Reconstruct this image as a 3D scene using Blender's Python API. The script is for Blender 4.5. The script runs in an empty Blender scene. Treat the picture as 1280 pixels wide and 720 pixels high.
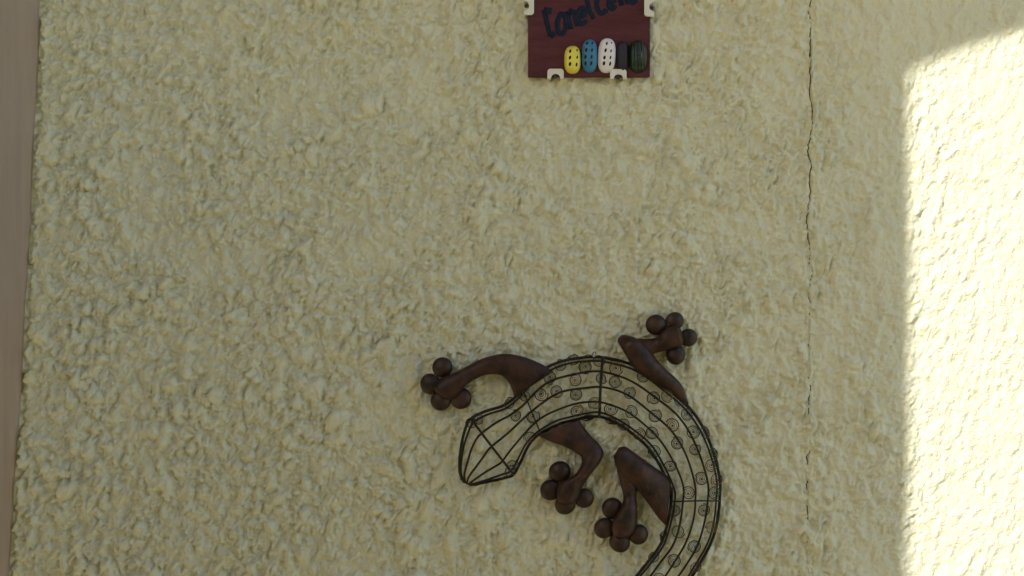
import bpy, bmesh, math, random
import numpy as np
from mathutils import Vector, Matrix

random.seed(7)
rng = np.random.RandomState(11)
SC = bpy.context.scene
C = SC.collection
R = math.radians

# ------------------------------------------------------------------ camera
# the wall is the plane y = 0, 1 photo pixel is about 1 mm on it
CAM_D = 1.5
ZC = 1.6
cam_d = bpy.data.cameras.new('camera')
cam = bpy.data.objects.new('camera', cam_d)
C.objects.link(cam)
cam.location = (0.0, -CAM_D, ZC)
cam.rotation_euler = (R(90), 0, 0)
cam_d.sensor_width = 36.0
cam_d.lens = 36.0 * CAM_D / 1.28
cam_d.clip_start = 0.02
cam_d.clip_end = 2000
SC.camera = cam

# ------------------------------------------------------------------ light
SA, SB = 1.0, 0.80                      # sun ray travels (SA, 1, -SB) towards the wall
sun_dir = Vector((SA, 1.0, -SB)).normalized()
w = bpy.data.worlds.new('World')
SC.world = w
w.use_nodes = True
nt = w.node_tree
sky = nt.nodes.new('ShaderNodeTexSky')
sky.sky_type = 'NISHITA'
sky.sun_disc = False
sky.sun_elevation = math.asin(-sun_dir.z)
sky.sun_rotation = math.atan2(-sun_dir.x, -sun_dir.y) % (2 * math.pi)
sky.air_density = 1.0
sky.dust_density = 1.0
bg = nt.nodes['Background']
bg.inputs['Strength'].default_value = 0.15
nt.links.new(sky.outputs[0], bg.inputs['Color'])
sl = bpy.data.lights.new('sun', 'SUN')
sl.energy = 2.6
sl.angle = R(0.35)
sl.color = (1.0, 0.975, 0.935)
so = bpy.data.objects.new('sun', sl)
so.rotation_euler = sun_dir.to_track_quat('-Z', 'Y').to_euler()
so.location = (-4, -4, 5)
C.objects.link(so)
SC.view_settings.view_transform = 'Standard'
SC.view_settings.look = 'None'
SC.view_settings.gamma = 1.0
SC.view_settings.exposure = 1.3
SC.cycles.max_bounces = 8
SC.cycles.diffuse_bounces = 5


# ------------------------------------------------------------------ helpers
def P(px, py, d=0.0):
    """point on the wall seen at that photo pixel, standing d metres off the wall"""
    k = 1.0 - d / CAM_D
    return Vector(((px - 640) / 1000.0 * k, -d, ZC + (360 - py) / 1000.0 * k))


def node_mat(name, base, rough=0.8, metal=0.0, var=None, var_scale=20, bump=None, detail=4, spec=None,
             streak=None):
    m = bpy.data.materials.new(name)
    m.use_nodes = True
    t = m.node_tree
    b = t.nodes['Principled BSDF']
    b.inputs['Roughness'].default_value = rough
    b.inputs['Metallic'].default_value = metal
    if spec is not None:
        b.inputs['Specular IOR Level'].default_value = spec
    b.inputs['Base Color'].default_value = (*base, 1)
    tc = t.nodes.new('ShaderNodeTexCoord')
    mp = t.nodes.new('ShaderNodeMapping')
    t.links.new(tc.outputs['Object'], mp.inputs['Vector'])
    if streak:
        mp.inputs['Scale'].default_value = streak
    if var:
        n = t.nodes.new('ShaderNodeTexNoise')
        n.inputs['Scale'].default_value = var_scale
        n.inputs['Detail'].default_value = detail
        n.inputs['Roughness'].default_value = 0.6
        t.links.new(mp.outputs[0], n.inputs['Vector'])
        r = t.nodes.new('ShaderNodeValToRGB')
        r.color_ramp.elements[0].position = 0.32
        r.color_ramp.elements[0].color = (*base, 1)
        r.color_ramp.elements[1].position = 0.68
        r.color_ramp.elements[1].color = (*var, 1)
        t.links.new(n.outputs['Fac'], r.inputs[0])
        t.links.new(r.outputs[0], b.inputs['Base Color'])
    if bump:
        n2 = t.nodes.new('ShaderNodeTexNoise')
        n2.inputs['Scale'].default_value = bump[0]
        n2.inputs['Detail'].default_value = 3
        t.links.new(mp.outputs[0], n2.inputs['Vector'])
        bp = t.nodes.new('ShaderNodeBump')
        bp.inputs['Strength'].default_value = 1.0
        bp.inputs['Distance'].default_value = bump[1]
        t.links.new(n2.outputs['Fac'], bp.inputs['Height'])
        t.links.new(bp.outputs[0], b.inputs['Normal'])
    return m


M = {}
M['stucco'] = node_mat('cream_stucco', (0.74, 0.72, 0.51), 0.95, var=(0.72, 0.705, 0.545), var_scale=60,
                       bump=(520, 0.0016), spec=0.15)
M['band'] = node_mat('pinkish_plaster', (0.40, 0.335, 0.275), 0.8, var=(0.46, 0.385, 0.32), var_scale=14,
                     bump=(60, 0.0006), streak=(6, 6, 0.35), spec=0.2)
M['crack'] = node_mat('crack_shade', (0.05, 0.042, 0.03), 1.0, var=(0.09, 0.075, 0.05), var_scale=80)
M['iron'] = node_mat('dark_rusted_sheet_metal', (0.010, 0.007, 0.006), 0.48, 0.35, var=(0.075, 0.030, 0.018),
                     var_scale=55, bump=(130, 0.0012), detail=9)
M['iron_toe'] = node_mat('dark_rusted_ball_metal', (0.014, 0.009, 0.007), 0.45, 0.35, var=(0.065, 0.032, 0.020),
                         var_scale=50, bump=(160, 0.0010), detail=8)
M['wire'] = node_mat('blackened_wire', (0.014, 0.013, 0.009), 0.5, 0.5, var=(0.035, 0.026, 0.014), var_scale=60)
M['coil_dark'] = node_mat('coil_grey', (0.030, 0.027, 0.020), 0.35, 0.8, var=(0.07, 0.06, 0.045), var_scale=200)
M['coil_rust'] = node_mat('coil_rust', (0.05, 0.024, 0.018), 0.45, 0.7, var=(0.13, 0.07, 0.045), var_scale=200)
M['coil_green'] = node_mat('coil_green', (0.025, 0.05, 0.028), 0.45, 0.5, var=(0.07, 0.10, 0.05), var_scale=200)
M['coil_amber'] = node_mat('coil_amber', (0.12, 0.085, 0.03), 0.45, 0.6, var=(0.16, 0.12, 0.05), var_scale=200)
M['board'] = node_mat('maroon_painted_wood', (0.085, 0.028, 0.034), 0.8, var=(0.115, 0.042, 0.046), var_scale=22,
                      bump=(140, 0.0008), streak=(1.0, 1.0, 5.0), spec=0.1)
M['ink'] = node_mat('navy_brush_paint', (0.008, 0.012, 0.032), 0.7, var=(0.012, 0.020, 0.040), var_scale=60,
                    spec=0.2)
M['yellow'] = node_mat('yellow_glaze', (0.74, 0.64, 0.07), 0.45, var=(0.80, 0.72, 0.12), var_scale=60, spec=0.4)
M['blue'] = node_mat('blue_glaze', (0.03, 0.15, 0.32), 0.45, var=(0.06, 0.22, 0.38), var_scale=60, spec=0.4)
M['white'] = node_mat('white_glaze', (0.76, 0.72, 0.75), 0.45, var=(0.80, 0.77, 0.78), var_scale=60, spec=0.4)
M['navy'] = node_mat('black_violet_glaze', (0.008, 0.005, 0.012), 0.5, var=(0.028, 0.018, 0.030), var_scale=90,
                     spec=0.4)
M['green'] = node_mat('dark_green_glaze', (0.004, 0.012, 0.005), 0.3, var=(0.010, 0.026, 0.009), var_scale=60,
                      spec=0.5)
M['hole'] = node_mat('dark_slot', (0.012, 0.012, 0.012), 0.9)
M['plastic'] = node_mat('aged_white_plastic', (0.70, 0.69, 0.60), 0.45, var=(0.75, 0.74, 0.66), var_scale=60,
                        spec=0.4)
M['screw'] = node_mat('dark_screw_steel', (0.05, 0.045, 0.04), 0.5, 0.6)
M['nail'] = node_mat('bright_zinc', (0.62, 0.60, 0.56), 0.35, 0.6)
M['plain_wall'] = node_mat('ochre_render', (0.46, 0.37, 0.20), 0.95, var=(0.52, 0.43, 0.25), var_scale=4,
                           bump=(90, 0.004), spec=0.15)
M['tile'] = node_mat('ochre_tile', (0.52, 0.42, 0.20), 0.8, var=(0.57, 0.47, 0.25), var_scale=5,
                     bump=(80, 0.001))
M['soil'] = node_mat('dry_garden_ground', (0.40, 0.33, 0.17), 0.95, var=(0.46, 0.38, 0.22), var_scale=0.8)
M['timber'] = node_mat('added_roof_timber', (0.33, 0.22, 0.12), 0.8, var=(0.40, 0.28, 0.16), var_scale=6,
                       streak=(8, 0.6, 1))


def tag(o, label=None, cat=None, group=None, kind=None):
    if label: o['label'] = label
    if cat: o['category'] = cat
    if group: o['group'] = group
    if kind: o['kind'] = kind
    return o


def link(name, me, mat=None, parent=None, smooth=True):
    if mat is not None and not me.materials:
        me.materials.append(mat)
    if smooth:
        me.polygons.foreach_set('use_smooth', [True] * len(me.polygons))
    o = bpy.data.objects.new(name, me)
    C.objects.link(o)
    if parent is not None:
        o.parent = parent
        o.matrix_parent_inverse = Matrix.Identity(4)
        if parent.parent is not None:
            base = parent.parent.location + parent.location
        else:
            base = parent.location
        me.transform(Matrix.Translation(-base)) if me.users == 1 else None
    return o


def empty(name, loc):
    o = bpy.data.objects.new(name, None)
    o.empty_display_size = 0.05
    o.location = loc
    C.objects.link(o)
    return o


def bm_mesh(bm, name):
    bmesh.ops.recalc_face_normals(bm, faces=bm.faces)
    me = bpy.data.meshes.new(name)
    bm.to_mesh(me)
    bm.free()
    return me


def add_tube(bm, pts, r, n=6, closed=False, caps=True):
    pts = [Vector(p) for p in pts]
    N = len(pts)
    rr = r if hasattr(r, '__len__') else [r] * N
    t0 = (pts[1] - pts[0]).normalized()
    up = Vector((0, 1, 0)) if abs(t0.y) < 0.9 else Vector((1, 0, 0))
    nrm = (up - t0 * up.dot(t0)).normalized()
    rings = []
    for i in range(N):
        if closed:
            t = (pts[(i + 1) % N] - pts[i - 1]).normalized()
        else:
            t = (pts[min(i + 1, N - 1)] - pts[max(i - 1, 0)]).normalized()
        nrm = (nrm - t * nrm.dot(t))
        if nrm.length < 1e-6:
            nrm = t.orthogonal()
        nrm.normalize()
        b = t.cross(nrm)
        rings.append([bm.verts.new(pts[i] + (nrm * math.cos(a) + b * math.sin(a)) * rr[i])
                      for a in [2 * math.pi * k / n for k in range(n)]])
    for i in range(N if closed else N - 1):
        A, B = rings[i], rings[(i + 1) % N]
        for k in range(n):
            bm.faces.new((A[k], A[(k + 1) % n], B[(k + 1) % n], B[k]))
    if caps and not closed:
        bm.faces.new(rings[0][::-1])
        bm.faces.new(rings[-1])


def catmull(vals, m):
    """vals: list of tuples; m samples between each pair"""
    v = [np.array(x, float) for x in vals]
    v = [2 * v[0] - v[1]] + v + [2 * v[-1] - v[-2]]
    out = []
    for i in range(1, len(v) - 2):
        p0, p1, p2, p3 = v[i - 1:i + 3]
        for k in range(m):
            t = k / m
            out.append(0.5 * ((2 * p1) + (-p0 + p2) * t + (2 * p0 - 5 * p1 + 4 * p2 - p3) * t * t
                              + (-p0 + 3 * p1 - 3 * p2 + p3) * t ** 3))
    out.append(v[-2])
    return out


# numpy noise ----------------------------------------------------------------
def _hash(ix, iz, seed):
    h = (ix.astype(np.int64) * 374761393 + iz.astype(np.int64) * 668265263 + seed * 1442695041) & 0xffffffff
    h = ((h ^ (h >> 13)) * 1274126177) & 0xffffffff
    h = ((h ^ (h >> 16)) * 2246822519) & 0xffffffff
    h = h ^ (h >> 15)
    return (h & 0xffffff).astype(np.float32) / float(0x1000000)


def vnoise(x, z, seed):
    ix = np.floor(x); iz = np.floor(z)
    fx = x - ix; fz = z - iz
    ang = 2 * math.pi
    def g(ox, oz):
        a = _hash(ix + ox, iz + oz, seed) * ang
        return np.cos(a) * (fx - ox) + np.sin(a) * (fz - oz)
    u = fx * fx * fx * (fx * (fx * 6 - 15) + 10)
    v = fz * fz * fz * (fz * (fz * 6 - 15) + 10)
    a = g(0, 0); b = g(1, 0); c = g(0, 1); d = g(1, 1)
    return (a + (b - a) * u + (c - a) * v + (a - b - c + d) * u * v) * 1.4


def fbm(x, z, seed, octv=3, gain=0.5):
    s = 0; a = 1.0
    for i in range(octv):
        s = s + a * vnoise(x * 2 ** i, z * 2 ** i, seed + i * 17)
        a *= gain
    return s


def lumps(x, z, cell, seed, prob=1.0, rmin=0.45, rmax=0.85, pw=0.5, rag=0.0):
    """rounded pellets of plaster: max of domes, height about the radius (cell units)"""
    X = x / cell; Z = z / cell
    ix = np.floor(X); iz = np.floor(Z)
    best = np.zeros_like(X)
    for ox in (-1, 0, 1):
        for oz in (-1, 0, 1):
            cx = ix + ox; cz = iz + oz
            px = cx + 0.1 + 0.8 * _hash(cx, cz, seed)
            pz = cz + 0.1 + 0.8 * _hash(cx, cz, seed + 1)
            rr = rmin + (rmax - rmin) * _hash(cx, cz, seed + 2) ** 2
            on = _hash(cx, cz, seed + 3) < prob
            hh = 0.5 + 0.5 * _hash(cx, cz, seed + 4)
            ang = _hash(cx, cz, seed + 5) * 1.6 + 0.4
            ex = 0.75 + 0.4 * _hash(cx, cz, seed + 6)
            dx = X - px; dz = Z - pz
            ca, sa = np.cos(ang), np.sin(ang)
            a = (dx * ca + dz * sa) * ex
            b = (-dx * sa + dz * ca) / ex
            d2 = (a * a + b * b) / (rr * rr) + rag
            h = np.where(on, np.clip(1 - d2, 0, 1) ** pw * rr * hh, 0)
            best = np.maximum(best, h)
    return best * cell


# ------------------------------------------------------------------ the stucco wall
def band_edge(z):
    """x of the slanting right edge of the pinkish band"""
    t = (z - (ZC - 0.36)) / 0.72
    return -0.6295 + 0.040 * t + 0.006 * t * (1 - t) * 2


CRACK = [(1012, -150), (1015, -90), (1011, -40), (1013, 0), (1011, 15), (1013, 30), (1012, 43), (1013, 60), (1011, 80), (1012, 100), (1012, 120),
         (1015, 140), (1013, 160), (1010, 178), (1009, 190), (1012, 205), (1011, 230), (1013, 240), (1009, 258),
         (1008, 285), (1011, 305), (1011, 330), (1014, 338), (1013, 350), (1009, 365), (1012, 385), (1010, 410),
         (1010, 440), (1009, 470), (1012, 485), (1010, 500), (1009, 525), (1011, 566), (1008, 573), (1009, 600),
         (1008, 615), (1009, 640), (1006, 660), (1007, 672), (1008, 700), (1010, 720), (1009, 760), (1012, 820)]
CW = [(-150, .8), (0, .8), (40, .9), (44, 1.9), (108, 1.8), (116, 1.3), (235, 1.25), (245, 1.1), (300, .85), (350, .7), (400, .62), (470, .6),
      (486, .8), (525, .75), (532, .3), (562, .3), (567, 2.1), (577, 1.8), (582, .3), (598, .3), (602, 1.1),
      (614, 1.0), (618, .3), (630, .4), (634, 1.5), (646, 1.3), (651, .35), (667, .3), (670, 1.0), (678, .9),
      (683, .4), (720, .5), (820, .3)]
_cz = np.array([ZC + (360 - p[1]) / 1000 for p in CRACK])[::-1]
_cx = np.array([(p[0] - 640) / 1000 for p in CRACK])[::-1]
_wz = np.array([ZC + (360 - p[0]) / 1000 for p in CW])[::-1]
_ww = np.array([p[1] / 1000 for p in CW])[::-1]


def crack_x(z):
    x = np.interp(z, _cz, _cx)
    return x + 0.0007 * vnoise(z * 170, z * 0 + 3.3, 901) + 0.0007 * vnoise(z * 420, z * 0 + 1.3, 907)


def crack_w(z):
    wv = np.interp(z, _wz, _ww) * (0.8 + 0.5 * vnoise(z * 260, z * 0 + 7.7, 905))
    return np.where((z < _cz[0]) | (z > _cz[-1]), 0, np.maximum(wv, 0))


def wall_height(x, z, fine=1.0):
    # roughness falls from the left of the wall to the right
    xp = x * 1000 + 640
    amp = np.interp(xp, [-500, 0, 350, 560, 800, 1000, 1100, 1165, 1280, 2500],
                    [1.0, 1.15, 1.1, 1.0, 0.94, 0.82, 0.66, 0.33, 0.29, 0.6])
    amp = amp * np.clip(1 + 0.42 * fbm(x * 12, z * 10, 5, 3), 0.6, 1.5)
    wx = x + 0.0030 * fbm(x * 38, z * 38, 21, 2)
    wz = z + 0.0030 * fbm(x * 38, z * 38, 31, 2)
    # strokes lean to the upper right and run upwards
    u = wx * 0.95 - wz * 0.30
    v = (wx * 0.30 + wz * 0.95) * 0.78
    rag = 0.20 * fbm(u * 150, v * 150, 41, 2)
    huge = lumps(u, v, 0.036, 91, 0.32, 0.22, 0.44, 1.0, rag) * 0.48
    big = lumps(u, v, 0.021, 101, 0.45, 0.22, 0.44, 0.85, rag) * 0.85
    mid = lumps(u, v, 0.0120, 151, 0.50, 0.26, 0.52, 0.8, rag) * 1.25
    sm = lumps(u, v, 0.0072, 201, 0.70, 0.30, 0.55, 0.8, rag * .7) * 0.95
    ti = lumps(u + 0.4, v, 0.0046, 251, 0.95, 0.36, 0.62, 1.0) * 0.80
    gr = ti * fine + 0.0007 * fbm(u * 240, v * 240, 63, 2) * fine
    low = 0.0014 * fbm(x * 16, z * 16, 67, 2)
    smooth = np.clip((amp - 0.35) / 0.6, 0, 1)
    pil = 0.0036 * np.clip(0.45 + fbm(u * 84, v * 72, 83, 3, 0.45), 0, 2)
    h = 1.75 * amp * (huge * smooth + big * (0.30 + 0.60 * smooth) + mid * (0.15 + 0.75 * smooth)
                      + sm * fine * (0.35 + 0.5 * smooth) + gr * (0.75 + .2 * smooth) + pil) + low + 0.0008
    h = 0.0145 * np.tanh(h / 0.0145)
    bx = np.clip(1 - np.maximum(np.abs(x - 0.096) - 0.085, 0) / 0.02, 0, 1) * np.clip((z - ZC - 0.255) / 0.015, 0, 1) * (z < ZC + 0.6)
    h = h * (1 - bx) + bx * 0.007 * np.tanh(h / 0.007)
    # ragged stop along the pinkish band
    d = x - band_edge(z)
    rag = 0.0055 * fbm(z * 75, x * 40, 77, 3, 0.6)
    dr = d + rag - 0.004
    s = np.clip(dr / 0.0045, 0, 1); s = s * s * (3 - 2 * s)
    h = np.where(d > -0.002, h * s - 0.006 * np.exp(-(dr / 0.0025) ** 2), 0)
    h = np.where(d < -0.004, 0.0, h)
    # the crack
    cw = crack_w(z)
    dc = np.abs(x - crack_x(z))
    g = np.clip((cw * 0.5 + 0.0006 - dc) / 0.0008, 0, 1)
    lip = 0.0007 * np.exp(-((dc - cw * 0.5 - 0.0018) / 0.0018) ** 2) * (cw > 0.0004)
    h = h + lip - g * np.clip(cw * 3.5, 0, 0.006)
    return h


def graded(a0, a1, lo, hi, step, extra=None, emax=0.05):
    xs = list(np.arange(a0, a1, step))
    if extra is not None:
        e0, e1, es = extra
        xs = [x for x in xs if x < e0 or x > e1] + list(np.arange(e0, e1, es))
    s = step; x = a0
    while x > lo:
        s = min(s * 1.10, emax); x -= s; xs.append(max(x, lo))
    s = step; x = a1
    while x < hi:
        xs.append(min(x, hi)); s = min(s * 1.10, emax); x += s
    xs.append(hi)
    xs = np.unique(np.round(xs, 6))
    return xs


WX0, WX1 = -3.0, 4.2
WZ0, WZ1 = 0.0, 4.1
gx = graded(-0.67, 0.68, WX0, WX1, 0.00140, (0.362, 0.380, 0.00050))
gz = graded(ZC - 0.385, ZC + 0.385, WZ0, WZ1, 0.00135)
GX, GZ = np.meshgrid(gx.astype(np.float64), gz.astype(np.float64))
nz, nx = GX.shape
H = wall_height(GX, GZ)
verts = np.stack([GX, -H, GZ], -1).reshape(-1, 3)
idx = np.arange(nx * nz).reshape(nz, nx)
quads = np.stack([idx[:-1, :-1], idx[:-1, 1:], idx[1:, 1:], idx[1:, :-1]], -1).reshape(-1, 4)
me = bpy.data.meshes.new('stucco_wall')
me.vertices.add(len(verts)); me.vertices.foreach_set('co', verts.ravel())
me.loops.add(quads.size); me.loops.foreach_set('vertex_index', quads.ravel().astype(np.int32))
me.polygons.add(len(quads))
me.polygons.foreach_set('loop_start', np.arange(0, quads.size, 4, dtype=np.int32))
me.update(calc_edges=True)
wall = link('stucco_wall', me, M['stucco'])
tag(wall, 'house wall in rough cream stucco, coarse pellets at left and flatter at right, split by a crack', 'wall')

# core of the wall behind the stucco
def box(bm, x0, x1, y0, y1, z0, z1):
    vs = [bm.verts.new((x, y, z)) for x in (x0, x1) for y in (y0, y1) for z in (z0, z1)]
    for f in ((0, 1, 3, 2), (4, 6, 7, 5), (0, 4, 5, 1), (2, 3, 7, 6), (0, 2, 6, 4), (1, 5, 7, 3)):
        bm.faces.new([vs[i] for i in f])


bm = bmesh.new(); box(bm, WX0, WX1, 0.012, 0.25, WZ0, WZ1)
link('masonry', bm_mesh(bm, 'masonry'), M['plain_wall'], wall, False)

# shade and dirt inside the crack, painted as a dark ribbon along the groove
zz = np.arange(ZC - 0.40, ZC + 0.40, 0.0012)
xx = crack_x(zz); ww = crack_w(zz)
side = wall_height(xx + 0.004, zz) * 0.5 + wall_height(xx - 0.004, zz) * 0.5
bm = bmesh.new(); prev = None
for x, z, wv, h in zip(xx, zz, ww, side):
    hw = wv * 0.5 + 0.0007 * min(1.0, wv / 0.0014) if wv > 0.00055 else 0
    if hw == 0:
        prev = None; continue
    y = -min(h - 0.0012, wall_height(np.array([x]), np.array([z]))[0] + 0.0016)
    cur = [bm.verts.new((x - hw, y, z)), bm.verts.new((x + hw, y, z))]
    if prev: bm.faces.new((prev[0], prev[1], cur[1], cur[0]))
    prev = cur
for v in [v for v in bm.verts if not v.link_faces]: bm.verts.remove(v)
ck = link('crack', bm_mesh(bm, 'crack'), M['crack'], wall)
tag(ck, 'thin dark vertical crack')

# smooth pinkish band at the left edge
bm = bmesh.new()
zs = np.linspace(0.0, 2.6, 80)
front = 0.0022
prev = None
for z in zs:
    e = float(band_edge(z)) if z > 1.0 else float(band_edge(1.0)) - 0.0
    e += 0.0008 * math.sin(z * 31) + 0.0005 * math.sin(z * 83)
    x0 = e - 0.17
    cols = [(x0, 0.0), (x0, -front), (x0 + 0.01, -front - .0006), (e - 0.0015, -front - .0004), (e, -front + .001), (e, 0.0)]
    cur = [bm.verts.new((x, y, z)) for x, y in cols]
    if prev:
        for k in range(5):
            bm.faces.new((prev[k], prev[k + 1], cur[k + 1], cur[k]))
    prev = cur
bnd = link('plaster_band', bm_mesh(bm, 'plaster_band'), M['band'], None, False)
tag(bnd, 'smooth pinkish brown plaster band running up the left edge of the stucco', 'trim')

# ------------------------------------------------------------------ place around the wall
bm = bmesh.new(); box(bm, -300, 300, -300, 300, -0.6, -0.02)
tag(link('ground', bm_mesh(bm, 'ground'), M['soil'], None, False), kind='structure')
terr = bpy.data.objects.new('terrace_floor', None); C.objects.link(terr); tag(terr, kind='structure')
bm = bmesh.new(); box(bm, -3.2, 5.2, -3.2, 0.011, -0.018, -0.006)
link('mortar_bed', bm_mesh(bm, 'mortar_bed'), M['plain_wall'], terr, False)
bm = bmesh.new(); box(bm, -0.197, 0.197, -0.197, 0.197, -0.006, 0.0)
tile_me = bm_mesh(bm, 'tile'); tile_me.materials.append(M['tile'])
for i in range(21):
    for j in range(8):
        o = bpy.data.objects.new('tile', tile_me); C.objects.link(o)
        o.parent = terr
        o.location = (-3.0 + 0.4 * i, -0.2 - 0.4 * j, random.uniform(-.0006, .0006))

PR = 1.12                # right end of the added screen and roof, left open for side light
# unseen arched screen, added so that its left jamb and arch cut the sunlight off the wall
YS0, YS1 = -1.74, -1.62
def from_wall(px, py, D=1.74):
    p = P(px, py)
    return (p.x - SA * D, p.z + SB * D)
arch_px = [(a + 11, b) for a, b in [(1128, 108), (1129, 98), (1134, 91), (1146, 84), (1166, 75), (1190, 66.5), (1215, 58), (1245, 48), (1280, 38),
           (1330, 30), (1400, 18), (1500, 5), (1650, -8), (1850, -15)]]
arch = [from_wall(a, b) for a, b in arch_px]
xj = from_wall(1139, 200)[0]
xm = arch[-1][0]
full = [p for p in arch if p[0] < -0.55] + [(-0.5, arch[6][1] + .01)]
bm = bmesh.new()
def strip(pts_a, pts_b):
    """solid between two polylines in the x-z plane, with inner and outer faces and the reveal"""
    A0 = [bm.verts.new((x, YS0, z)) for x, z in pts_a]; A1 = [bm.verts.new((x, YS1, z)) for x, z in pts_a]
    B0 = [bm.verts.new((x, YS0, z)) for x, z in pts_b]; B1 = [bm.verts.new((x, YS1, z)) for x, z in pts_b]
    for i in range(len(pts_a) - 1):
        bm.faces.new((A0[i], A0[i + 1], B0[i + 1], B0[i]))
        bm.faces.new((A1[i], B1[i], B1[i + 1], A1[i + 1]))
        bm.faces.new((A0[i], A1[i], A1[i + 1], A0[i + 1]))
zsj = list(np.linspace(0.0, arch[0][1], 60))
jl = [(xj + 0.003 * math.sin(z * 9) * min(1, 3.33 - z) + 0.003 * math.sin(z * 23 + 1) * min(1, 3.33 - z), z) for z in zsj]
strip(jl, [(-1.9, z) for z in zsj])
strip([(-0.5, z) for z in np.linspace(0, 1.9, 20)], [(xj - 0.02, z) for z in np.linspace(0, 1.9, 20)])
strip([(-0.5, 1.9), (xj - 0.02, 1.9)], [(-0.5, 1.8), (xj - 0.02, 1.8)])
strip([(PR, z) for z in zsj], [(-0.5, z) for z in zsj])
top = [(-1.9, arch[0][1])] + full + [(PR, full[-1][1])]
strip(top, [(x, 4.1) for x, z in top])
tag(link('added_arch_screen', bm_mesh(bm, 'added_arch_screen'), M['plain_wall'], None, False),
    'unseen screen with an arched opening, added to shade the stucco wall', 'shade screen')
bm = bmesh.new(); box(bm, -1.90, -1.72, -1.619, -0.02, 1.0, 4.1)  # added out of view: blocks sun above, lets warm floor bounce in below
tag(link('added_side_screen', bm_mesh(bm, 'added_side_screen'), M['plain_wall'], None, False),
    'plain ochre wall added out of view to block light from the left, open below', 'wall')
bm = bmesh.new(); box(bm, -2.0, PR + .15, -2.1, 0.3, 4.103, 4.25)  # unseen roof, added to keep overhead sky light off the wall
tag(link('added_roof', bm_mesh(bm, 'roof'), M['timber'], None, False),
    'flat timber roof added out of view to hold back sky light', 'roof')

# ------------------------------------------------------------------ the gecko
BASE = 0.0155                        # how far the cage stands off the wall
gecko = empty('wire_gecko', P(720, 560, 0))
tag(gecko, 'wall hung gecko of black wire with spiral coils and rusty brown metal legs', 'wall ornament')

ST = [((580, 603), (587, 606)), ((574.5, 588), (598, 604.5)), ((576, 561), (617, 600.5)), ((581, 538), (632, 597)),
      ((588.5, 523.5), (642, 593)), ((607, 514), (651, 577)), ((629, 507), (660, 558)), ((647, 494), (671, 545)),
      ((664, 475), (684, 537)), ((681, 461), (698, 530.5)), ((701, 452), (713, 526)), ((728, 447), (732, 522)),
      ((756, 447), (751, 521)), ((795, 458), (773, 530)), ((832, 484), (793, 544)), ((862, 510), (813, 563)),
      ((884, 545), (829, 590)), ((899, 594), (838.5, 612)), ((899.5, 626), (839, 627)), ((896, 655), (835, 652)),
      ((888, 680), (826, 680)), ((874, 706), (811, 701)), ((854, 737), (790, 727)), ((826, 768), (768, 752)),
      ((796, 800), (749, 778)), ((776, 836), (737, 812)), ((769, 870), (736, 852)), ((775, 893), (747, 890)),
      ((788, 905), (770, 915)), ((806, 908), (798, 928)), ((826, 902), (828, 922)), ((840, 886), (853, 898)),
      ((838, 872), (852, 868))]
SAMP = catmull([(a[0], a[1], b[0], b[1]) for a, b in ST], 6)


def cage(s, th, k=1.0):
    """point on the cage: s index into SAMP, th angle 0 (inner edge) .. pi (outer edge)"""
    i = max(0, min(len(SAMP) - 1, s)); i0 = int(i); f = i - i0
    a = SAMP[i0] * (1 - f) + SAMP[min(i0 + 1, len(SAMP) - 1)] * f
    o = np.array([a[0], a[1]]); n = np.array([a[2], a[3]])
    c = (o + n) / 2; hv = (n - o) / 2
    Rr = np.linalg.norm(hv)
    q = c + hv * math.cos(th) * k
    d = BASE + Rr / 1000 * 0.72 * math.sin(th) * k
    return P(q[0], q[1], d)


NS = len(SAMP) - 1
for k in range(7):
    th = math.pi * k / 6
    edge = k in (0, 6)
    pts = []
    for j, s in enumerate(np.linspace(0, NS, NS + 1)):
        jit = 0 if edge else 0.018 * math.sin(s * 0.35 + k * 2.1)
        pts.append(cage(s, th + jit))
    bm = bmesh.new()
    add_tube(bm, pts, 0.0020 if edge else 0.0014, 6)
    link('long_wire', bm_mesh(bm, 'long_wire'), M['wire'], gecko)
# the doubled, lashed edge wires
for th0, ph in ((0.0, 0.0), (math.pi, 1.7)):
    pts = []
    for s in np.linspace(0.5, NS - 1, 420):
        r = 0.0016 + 0.0006 * math.sin(s * 0.5 + ph)
        c = cage(s, th0)
        a = s * 0.8 + ph
        pts.append(c + Vector((math.cos(a) * r * .8, math.sin(a) * r, math.sin(a + .6) * r * .8)))
    bm = bmesh.new(); add_tube(bm, pts, 0.00085, 5)
    link('lashing_wire', bm_mesh(bm, 'lashing_wire'), M['wire'], gecko)


def nearest_s(px, py, lo=0, hi=None):
    best = None
    for s in np.linspace(lo, NS if hi is None else hi, 700):
        i0 = int(min(s, NS - 1)); f = s - i0
        a = SAMP[i0] * (1 - f) + SAMP[i0 + 1] * f
        c = np.array([(a[0] + a[2]) / 2, (a[1] + a[3]) / 2]); hv = np.array([a[2] - a[0], a[3] - a[1]]) / 2
        d = np.array([px, py]) - c
        L = np.linalg.norm(hv)
        u = d.dot(hv) / L / L
        t = abs(d[0] * hv[1] - d[1] * hv[0]) / L
        sc = t + max(0, abs(u) - 1.03) * L
        if best is None or sc < best[0]: best = (sc, s, u)
    return best[1], max(-1, min(1, best[2]))


# cross bars
for cpx, cpy, rad in ((615, 558, .00165), (751, 484, .0018), (869, 626, .0011), (666, 519, .0009), (812, 748, .0014), (756, 818, .0012)):
    s, u = nearest_s(cpx, cpy)
    pts = [cage(s + 0.06 * math.sin(t * .4), math.pi * t / 24, 0.985) for t in range(25)]
    bm = bmesh.new(); add_tube(bm, pts, rad, 6)
    link('cross_wire', bm_mesh(bm, 'cross_wire'), M['wire'], gecko)


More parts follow.
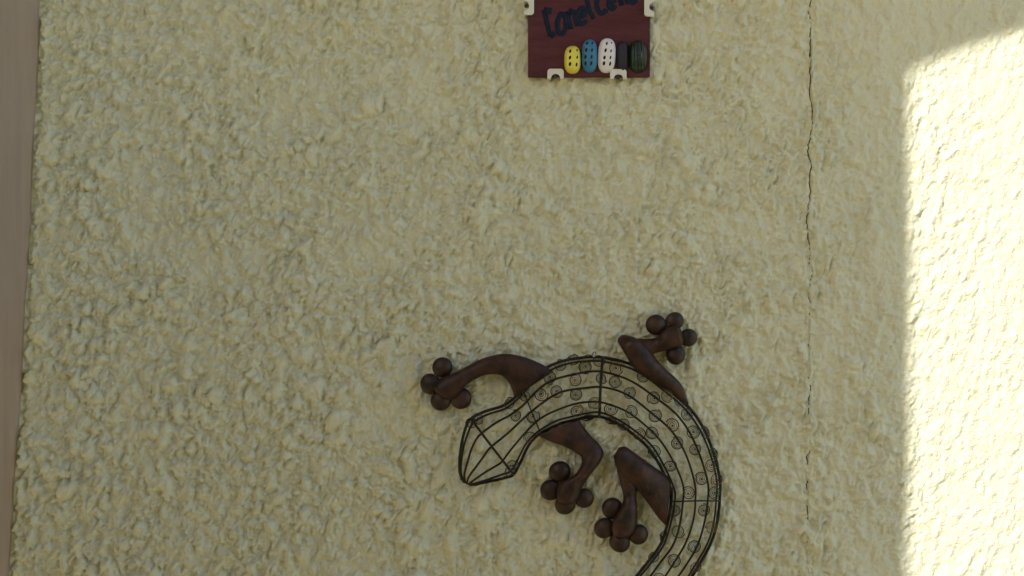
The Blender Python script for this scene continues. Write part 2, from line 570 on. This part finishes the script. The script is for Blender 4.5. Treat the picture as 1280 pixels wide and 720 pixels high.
# spiral coils, shared meshes
def coil_mesh(turns, r, mat, squash=1.0, dense=False):
    bm = bmesh.new()
    n = int(turns * 16)
    pts = []
    for i in range(n + 1):
        a = 2 * math.pi * turns * i / n
        rr = 0.0009 + (r - 0.0009) * (i / n)
        pts.append(Vector((math.cos(a) * rr, math.sin(a) * rr * squash, 0.0012 * (1 - i / n))))
    # flat rings look: wire a little thinner towards the centre
    add_tube(bm, pts, [0.00040 + (0.00032 if i > n - 17 else 0) for i in range(n + 1)], 4)
    bmesh.ops.create_icosphere(bm, subdivisions=1, radius=0.0012, matrix=Matrix.Translation((0, 0, 0.0014)))
    me = bm_mesh(bm, 'spiral_coil')
    me.materials.append(M[mat])
    me.polygons.foreach_set('use_smooth', [True] * len(me.polygons))
    return me


CM = {'d': coil_mesh(4.0, .0081, 'coil_dark'), 'D': coil_mesh(3.6, .0078, 'coil_dark', .9),
      'r': coil_mesh(3.1, .0085, 'coil_rust', .95), 'g': coil_mesh(3.6, .0083, 'coil_green'),
      'a': coil_mesh(4.0, .0082, 'coil_amber')}
COILS = [(700, 457, 'd'), (732, 459, 'd'), (769, 461, 'r'), (688, 472, 'd'), (719, 475, 'r'), (752, 473, 'D'),
         (769, 477, 'd'), (803, 470.5, 'd'), (656, 495.5, 'D'), (676, 493, 'r'), (696, 489, 'd'), (719.5, 493, 'd'),
         (787, 491, 'd'), (817.5, 498, 'd'), (834, 495, 'a'), (744, 504, 'a'), (721, 513, 'r'), (763, 511, 'r'),
         (789, 515, 'g'), (818, 519, 'd'), (841, 532, 'r'), (858, 517.5, 'd'), (866, 539.5, 'g'), (644, 520, 'D'),
         (666, 520.5, 'd'), (780, 530, 'd'), (799, 542.5, 'r'), (815, 540.5, 'd'), (846, 554, 'd'), (868, 561, 'd'),
         (818, 563.5, 'g'), (838, 582.5, 'D'), (876.7, 598.6, 'd'), (888, 581, 'r'), (860.5, 616, 'r'),
         (893, 616, 'g'), (879.4, 637, 'd'), (844, 639, 'D'), (848, 664.4, 'g'), (868, 684, 'd'), (842.5, 701, 'd'),
         (889, 660, 'a'), (870, 709, 'r'), (662, 547, 'r'), (590, 529, 'D'), (638, 588, 'D'), (637, 504, 'D'),
         (598, 523, 'D'), (640, 581, 'D'), (748, 451, 'd'), (716, 450, 'd'), (735, 524, 'd'), (765, 527, 'r'),
         (829, 672, 'D'), (817, 696, 'D'), (896, 600, 'r'), (891, 566, 'g'), (881, 541, 'd'),
         (850, 500, 'd'), (824, 724, 'g'), (802, 742, 'd'), (785, 768, 'r'), (842, 732, 'd'), (818, 756, 'd'),
         (765, 795, 'd'), (790, 786, 'g'), (760, 835, 'd'), (746, 850, 'r')]
gl = gecko.location
for (cx, cy, t) in COILS:
    s, u = nearest_s(cx, cy)
    th = math.acos(u)
    p = cage(s, th, 1.0)
    c0 = cage(s, math.pi / 2, 0.0)
    tang = (cage(s + 0.5, th) - cage(s - 0.5, th)).normalized()
    dth = (cage(s, min(th + .1, math.pi)) - cage(s, max(th - .1, 0))).normalized()
    nrm = tang.cross(dth).normalized()
    if nrm.dot(p - c0) < 0: nrm = -nrm
    # coils face the viewer more than the cage does, except right on the edge
    if abs(u) < 0.97:
        nrm = (nrm * 0.6 + Vector((0, -1, 0)) * 0.75).normalized()
    else:
        nrm = (nrm + Vector((0, -0.55, 0))).normalized()
    q = nrm.to_track_quat('Z', 'Y')
    o = bpy.data.objects.new('spiral_coil', CM[t]); C.objects.link(o); o.parent = gecko
    o.rotation_mode = 'QUATERNION'
    from mathutils import Quaternion
    o.rotation_quaternion = q @ Quaternion((0, 0, 1), random.uniform(0, 6.28))
    sc = random.uniform(0.93, 1.05) * (1.12 if (cx, cy) == (666, 520.5) else 1)
    o.scale = (sc, sc, 1)
    o.location = p + nrm * 0.0006 - gl


# hollow sheet metal legs: lofts with an oval section
def loft(bm, sts, thick, m=5, base=BASE + .002, k0=1.0, n=20, cap=.95, flat0=0.55):
    smp = catmull([(a[0], a[1], b[0], b[1]) for a, b in sts], m)
    rings = []
    L = len(smp)
    for i, a in enumerate(smp):
        o = np.array([a[0], a[1]]); e = np.array([a[2], a[3]])
        c = (o + e) / 2; hv = (e - o) / 2
        Rr = np.linalg.norm(hv) / 1000
        t = i / (L - 1)
        dep = min(Rr * cap, thick) * (flat0 + (1 - flat0) * min(1, t * 2.2))
        ring = []
        for kx in range(n):
            an = 2 * math.pi * kx / n
            ca, sa = math.cos(an), math.sin(an)
            # a slightly boxy oval
            ca = math.copysign(abs(ca) ** 0.9, ca); sa = math.copysign(abs(sa) ** 0.85, sa)
            q = c + hv * ca
            ring.append(bm.verts.new(P(q[0], q[1], base + dep * 0.9 + dep * sa)))
        rings.append(ring)
    for i in range(L - 1):
        for kx in range(n):
            bm.faces.new((rings[i][kx], rings[i][(kx + 1) % n], rings[i + 1][(kx + 1) % n], rings[i + 1][kx]))
    for rg, rev in ((rings[0], True), (rings[-1], False)):
        cpt = sum((v.co for v in rg), Vector()) / n
        cv = bm.verts.new(cpt)
        for kx in range(n):
            bm.faces.new((rg[kx], rg[(kx + 1) % n], cv))


def ball(bm, px, py, r, base, rx=None, squash=0.82, rot=0):
    c = P(px, py, base + r / 1000 * squash)
    rx = rx or r
    mt = Matrix.Translation(c) @ Matrix.Rotation(rot, 4, 'Y') @ Matrix.Diagonal((rx / 1000, r / 1000 * squash, r / 1000, 1))
    bmesh.ops.create_uvsphere(bm, u_segments=24, v_segments=14, radius=1.0, matrix=mt)


LEGS = [
    dict(lofts=[([((692, 464), (643, 497)), ((676, 454.5), (640.5, 488)), ((655, 446), (634, 476)), ((630, 442), (624, 468.5)),
                  ((604, 447.7), (605, 469.5)), ((583, 458), (589.5, 477)), ((567, 466), (577.5, 487)),
                  ((556, 470), (572, 494)), ((547, 476), (564, 499)), ((542, 484), (555, 499)), ((545, 491), (551, 496))], .0105)],
         toes=[(553, 459, 11.3), (537.8, 480, 12), (551, 501, 11.6), (576, 498, 12)],
         lab='upper left front leg, one long curve'),
    dict(lofts=[([((724, 524), (671, 544)), ((729, 533), (688, 552)), ((739, 545), (705, 558)), ((750, 556), (720, 566)),
                  ((754.5, 567), (727, 573)), ((749, 580), (725, 584)), ((738, 594), (716, 595)),
                  ((728, 609), (701, 602)), ((724, 621), (696, 613)), ((718, 630), (697, 625)), ((710, 633), (702, 631))], .0105)],
         toes=[(699.7, 589.5, 12.5), (688.3, 612.5, 12), (706.6, 630.5, 12), (730, 622.6, 11.2)],
         lab='inner front leg bent under the neck'),
    dict(lofts=[([((861, 505), (856, 507)), ((853, 483), (838, 492)), ((842, 470), (822, 481)), ((830, 459), (805, 470)),
                  ((820, 448), (792, 460)), ((811, 434), (783, 446)), ((796, 423), (776, 434)), ((782, 418.5), (772, 427)),
                  ((776, 419), (772.5, 423))], .0115),
                ([((781, 420), (785, 444)), ((799, 423), (804, 449)), ((811, 423), (816, 443)), ((821, 421.5), (825, 440)),
                  ((830, 412), (839, 436)), ((842, 407), (851, 433)), ((850, 410), (855, 427)), ((853, 416), (855, 422))], .0115)],
         toes=[(820, 406, 11.8), (843, 401.5, 11), (860.5, 422, 10.2), (844.5, 443, 11.8)],
         lab='upper right hind leg folded sharply at the knee'),
    dict(lofts=[([((839.5, 598), (833, 658)), ((831, 592), (822.5, 647)), ((817, 583), (809, 628)), ((803, 573), (797, 613)),
                  ((790, 563.5), (782, 600)), ((781, 558), (770, 584)), ((773, 559.5), (767, 571))], .011),
                ([((786, 562), (767, 569)), ((793, 583), (770.5, 585)), ((796.5, 605), (776, 607)), ((795.5, 622), (779, 623)),
                  ((797, 636), (774, 638)), ((796.5, 650), (765, 652)), ((793, 664), (765, 666)), ((785, 673), (772, 674))], .0105)],
         toes=[(765.4, 635.4, 12), (755.3, 660, 12), (774.5, 677.5, 12.3), (798, 668, 11.6)],
         lab='inner hind leg folded inside the curl of the body'),
]
for L in LEGS:
    bm = bmesh.new()
    for sts, th in L['lofts']:
        loft(bm, sts, th)
    leg = link('leg', bm_mesh(bm, 'leg'), M['iron'], gecko)
    leg['label'] = L['lab']
    for (tx, ty, r) in L['toes']:
        bm = bmesh.new()
        ball(bm, tx, ty, r * 1.10, BASE - 0.003, rx=r * 1.08 * random.uniform(.94, 1.05), squash=0.55, rot=random.uniform(0, 3))
        link('toe', bm_mesh(bm, 'toe'), M['iron_toe'], leg)

# hanging loop and the nail it hangs on
bm = bmesh.new()
lp = [(728, 448), (731, 445), (735, 443.4), (739, 444.5), (743, 446), (745, 442), (744, 439.5), (741.5, 441), (740, 444.5), (744, 448)]
add_tube(bm, [P(a, b, .013) for a, b in lp], .0006, 5)
link('hanging_loop', bm_mesh(bm, 'hanging_loop'), M['wire'], gecko)
bm = bmesh.new()
add_tube(bm, [P(743, 445.5, -.006), P(743, 445, .008), P(743, 444.6, .0165)], .0011, 8)
add_tube(bm, [P(743, 444.6, .0165), P(743, 444.6, .0178)], .0022, 10)
tag(link('nail', bm_mesh(bm, 'nail'), M['nail']), 'small bright nail in the stucco that the wire gecko hangs on', 'nail')

# ------------------------------------------------------------------ the sign
SB0 = 0.0095            # back of the board off the wall
ST_ = 0.007             # thickness
SF = SB0 + ST_
sign = empty('name_plaque', P(736, 96, 0))
tag(sign, 'maroon painted wooden name plaque with dark lettering and a row of coloured oval beads', 'sign')
bm = bmesh.new()
k = 1 - SF / CAM_D
x0, x1 = P(660, 0, SF).x, P(812.5, 0, SF).x
z0, z1 = P(0, 96, SF).z, P(0, -128, SF).z
box(bm, x0, x1, -SF, -SB0, z0, z1)
bmesh.ops.bevel(bm, geom=list(bm.edges), offset=0.0008, segments=2, affect='EDGES')
link('board', bm_mesh(bm, 'board'), M['board'], sign, False)


def ring(cx, cy, rx, ry, t0=0, t1=360, sh=-.15):
    return [(cx + rx * math.cos(R(t)) + sh * ry * math.sin(R(t)) * -1 * .4, cy - ry * math.sin(R(t)))
            for t in np.linspace(t0, t1, 22)]


# letters painted with a thick brush, climbing to the right, each its own mesh
LET = [[[(680.5, 12), (683, 26), (688, 45.5)], [(680, 12.5), (689.5, 13.5)], [(687.5, 45.5), (693.5, 41)]],
       [ring(702, 30, 5.6, 12.5)],
       [[(709, 14), (711, 25), (713.5, 36.5)], [(710, 19), (714, 13.5), (718, 15.5), (719.5, 24), (722, 33)]],
       [ring(728, 20, 5.6, 9.5, 20, 330), [(722.5, 22), (732.5, 17)]],
       [[(731, -10), (735, 6), (738.5, 17), (742.5, 23.5)]],
       [ring(753, 4, 7.2, 12.5, 40, 325)],
       [ring(765.5, 2, 4.5, 8.5, 20, 330), [(761, 4), (769, -1)]],
       [[(772, -22), (774, -4), (777.5, 7)]],
       [[(780, -24), (782, -6), (785.5, 4.5)]],
       [ring(791.5, -4.5, 4.5, 7.5, 20, 330), [(787, -3), (795, -8)]]]
for strokes in LET:
    bm = bmesh.new()
    for q in strokes:
        w0 = 3.3 + random.uniform(-.2, .3)
        m = len(q)
        add_tube(bm, [P(x, y, SF) for x, y in q],
                 [(w0 + .35 * math.sin(i * 1.7 + q[0][0])) / 1000 * (.8 if i in (0, m - 1) and m > 3 else 1) for i in range(m)], 8)
    for vv in bm.verts:
        vv.co.y = -SF + (vv.co.y + SF) * 0.14 - 0.0001
    link('letter', bm_mesh(bm, 'letter'), M['ink'], sign)


def bead(cx, cy, wd, ht, mat, depth=.0095, tilt=0.0, ribs=0, e=2.6):
    c = P(cx, cy, SF)
    bm = bmesh.new()
    n1, n2 = (72, 24) if ribs else (28, 12)
    rows = []
    for j in range(n2 + 1):
        ph = math.pi / 2 * j / n2
        rows.append([])
        for i in range(n1):
            a = 2 * math.pi * i / n1
            ca, sa = math.cos(a), math.sin(a)
            x = math.copysign(abs(ca) ** (2 / 2.3), ca) * wd / 2000 * math.cos(ph) ** .55
            z = math.copysign(abs(sa) ** (2 / 3.1), sa) * ht / 2000 * (math.cos(ph) ** .55)
            # stadium: push ends out
            z = z
            y = -depth * math.sin(ph) ** .9
            if ribs:
                y *= 1 + 0.10 * math.cos(x * 1000 * 2 * math.pi / ribs)
            if j == n2: x = z = 0
            v = Vector((x, y, z))
            v.rotate(Matrix.Rotation(tilt, 3, 'Y'))
            rows[-1].append(bm.verts.new(c + v))
    for j in range(n2):
        for i in range(n1):
            bm.faces.new((rows[j][i], rows[j][(i + 1) % n1], rows[j + 1][(i + 1) % n1], rows[j + 1][i]))
    bmesh.ops.remove_doubles(bm, verts=bm.verts, dist=1e-6)
    return link('oval_bead', bm_mesh(bm, 'oval_bead'), M[mat], sign), c


def bead_y(cx, cy, wd, ht, x, y, depth):
    fx = abs((x - cx) / (wd / 2)); fy = abs((y - cy) / (ht / 2))
    q = min(.98, (fx ** 2.3 + fy ** 3.1)) ** (1 / 2.6)
    cph = q ** (1 / .55)
    return depth * math.sqrt(max(0, 1 - cph ** 2)) ** .9


BEADS = [((715.6, 75, 20.5, 34.5, 'yellow'), 'yellow bead with six dark slots',
          [(712.8, 64.6), (712.6, 72), (712.6, 80), (720.8, 64), (721.2, 72), (720.6, 80.6)]),
         ((737, 70.3, 19.5, 41.5, 'blue'), 'blue bead with eight dark slots',
          [(734, 55), (733, 62.6), (732, 71), (732, 79), (740, 55), (740, 63), (739.4, 71), (739.2, 79)]),
         ((758.3, 69.8, 22, 43, 'white'), 'white bead with eight dark slots',
          [(758.4, 55), (757, 63), (755.6, 72), (755, 79), (764, 55), (763.6, 64), (763, 72), (762.6, 79.6)]),
         ((778.5, 71, 16, 38, 'navy'), 'black violet bead', []),
         ((797.5, 71, 23, 40, 'green'), 'dark green ribbed bead', [])]
for prm, lab, slots in BEADS:
    tilt = R(3) if prm[4] == 'white' else 0
    dp = .0055 if prm[4] == 'navy' else .0095
    b, c = bead(*prm, depth=dp, tilt=tilt, ribs=(4.2 if prm[4] in ('green', 'navy') else 0))
    b['label'] = lab
    for (hx, hy) in slots:
        d = bead_y(prm[0], prm[1], prm[2], prm[3], hx, hy, dp)
        bm = bmesh.new()
        w_ = 1.75 if hx < prm[0] else 1.4
        mt = Matrix.Translation(P(hx, hy, SF + d - .0008)) @ Matrix.Rotation(R(12), 4, 'Y') @ \
            Matrix.Diagonal((w_ / 1000, .0016, 2.9 / 1000, 1))
        bmesh.ops.create_uvsphere(bm, u_segments=10, v_segments=6, radius=1, matrix=mt)
        link('slot', bm_mesh(bm, 'slot'), M['hole'], b)


# plastic clips that hold the plaque to the wall
def clip(cx, cy, rot, label, w2=10.2):
    """local: plate reaches up over the board edge; notch opens downwards"""
    root = empty('plastic_clip', P(cx, cy, 0))
    tag(root, label, 'clip', 'white plastic clips holding the plaque')
    out = [(-w2, -3.2), (-w2, 5.5), (-w2 + .8, 7.6), (-w2 + 3, 9), (w2 - 3, 9), (w2 - .8, 7.6), (w2, 5.5), (w2, -3.2),
           (6.0, -3.2), (5.2, 0.2), (2.8, 2.4), (-0.5, 2.8), (-3.4, 1.8), (-5.2, -.6), (-5.6, -3.2)]
    Rm = Matrix.Rotation(rot, 4, 'Y')
    bm = bmesh.new()
    T = Matrix.Translation(P(cx, cy, 0) * 1.0)
    kk = 1 - SF / CAM_D
    def put(x, z, d):
        v = Rm @ Vector((x / 1000, 0, z / 1000))
        c = P(cx, cy, SF + .003)
        return Vector((c.x + v.x * kk, -d, c.z + v.z * kk))
    f = [bm.verts.new(put(x, z, SF + .0034)) for x, z in out]
    g = [bm.verts.new(put(x, z, SF + .0003)) for x, z in out]
    bm.faces.new(f); bm.faces.new(g[::-1])
    for i in range(len(out)):
        j = (i + 1) % len(out)
        bm.faces.new((f[j], f[i], g[i], g[j]))
    bmesh.ops.recalc_face_normals(bm, faces=bm.faces)
    bmesh.ops.triangulate(bm, faces=[x for x in bm.faces if len(x.verts) > 4])
    # foot that runs back to the wall outside the board
    for sgn in (-1, 1):
        xs = (sgn * (w2 - .1), sgn * 6.2)
        q = []
        for d in (0.0, SF + .0033):
            for x in xs:
                for z in (-3.1, -.6):
                    q.append(bm.verts.new(put(x, z, d)))
        for fc in ((0, 1, 3, 2), (4, 6, 7, 5), (0, 4, 5, 1), (2, 3, 7, 6), (0, 2, 6, 4), (1, 5, 7, 3)):
            bm.faces.new([q[i] for i in fc])
    link('clip_body', bm_mesh(bm, 'clip_body'), M['plastic'], root, False)
    bm = bmesh.new()
    c = put(-.3, -.6, SF + .0012)
    mt = Matrix.Translation(c) @ Matrix.Rotation(R(90), 4, 'X')
    bmesh.ops.create_cone(bm, cap_ends=True, segments=14, radius1=.0026, radius2=.0022, depth=.0016, matrix=mt)
    link('screw', bm_mesh(bm, 'screw'), M['screw'], root, False)


clip(694.5, 95, 0, 'white plastic clip under the plaque, left of the yellow bead')
clip(773, 95.5, 0, 'white plastic clip under the plaque, below the white and black beads')
clip(658.5, 7, R(90), 'white plastic clip gripping the left edge of the plaque', 11.5)
clip(814.5, 9, R(-90), 'white plastic clip gripping the right edge of the plaque', 11.5)
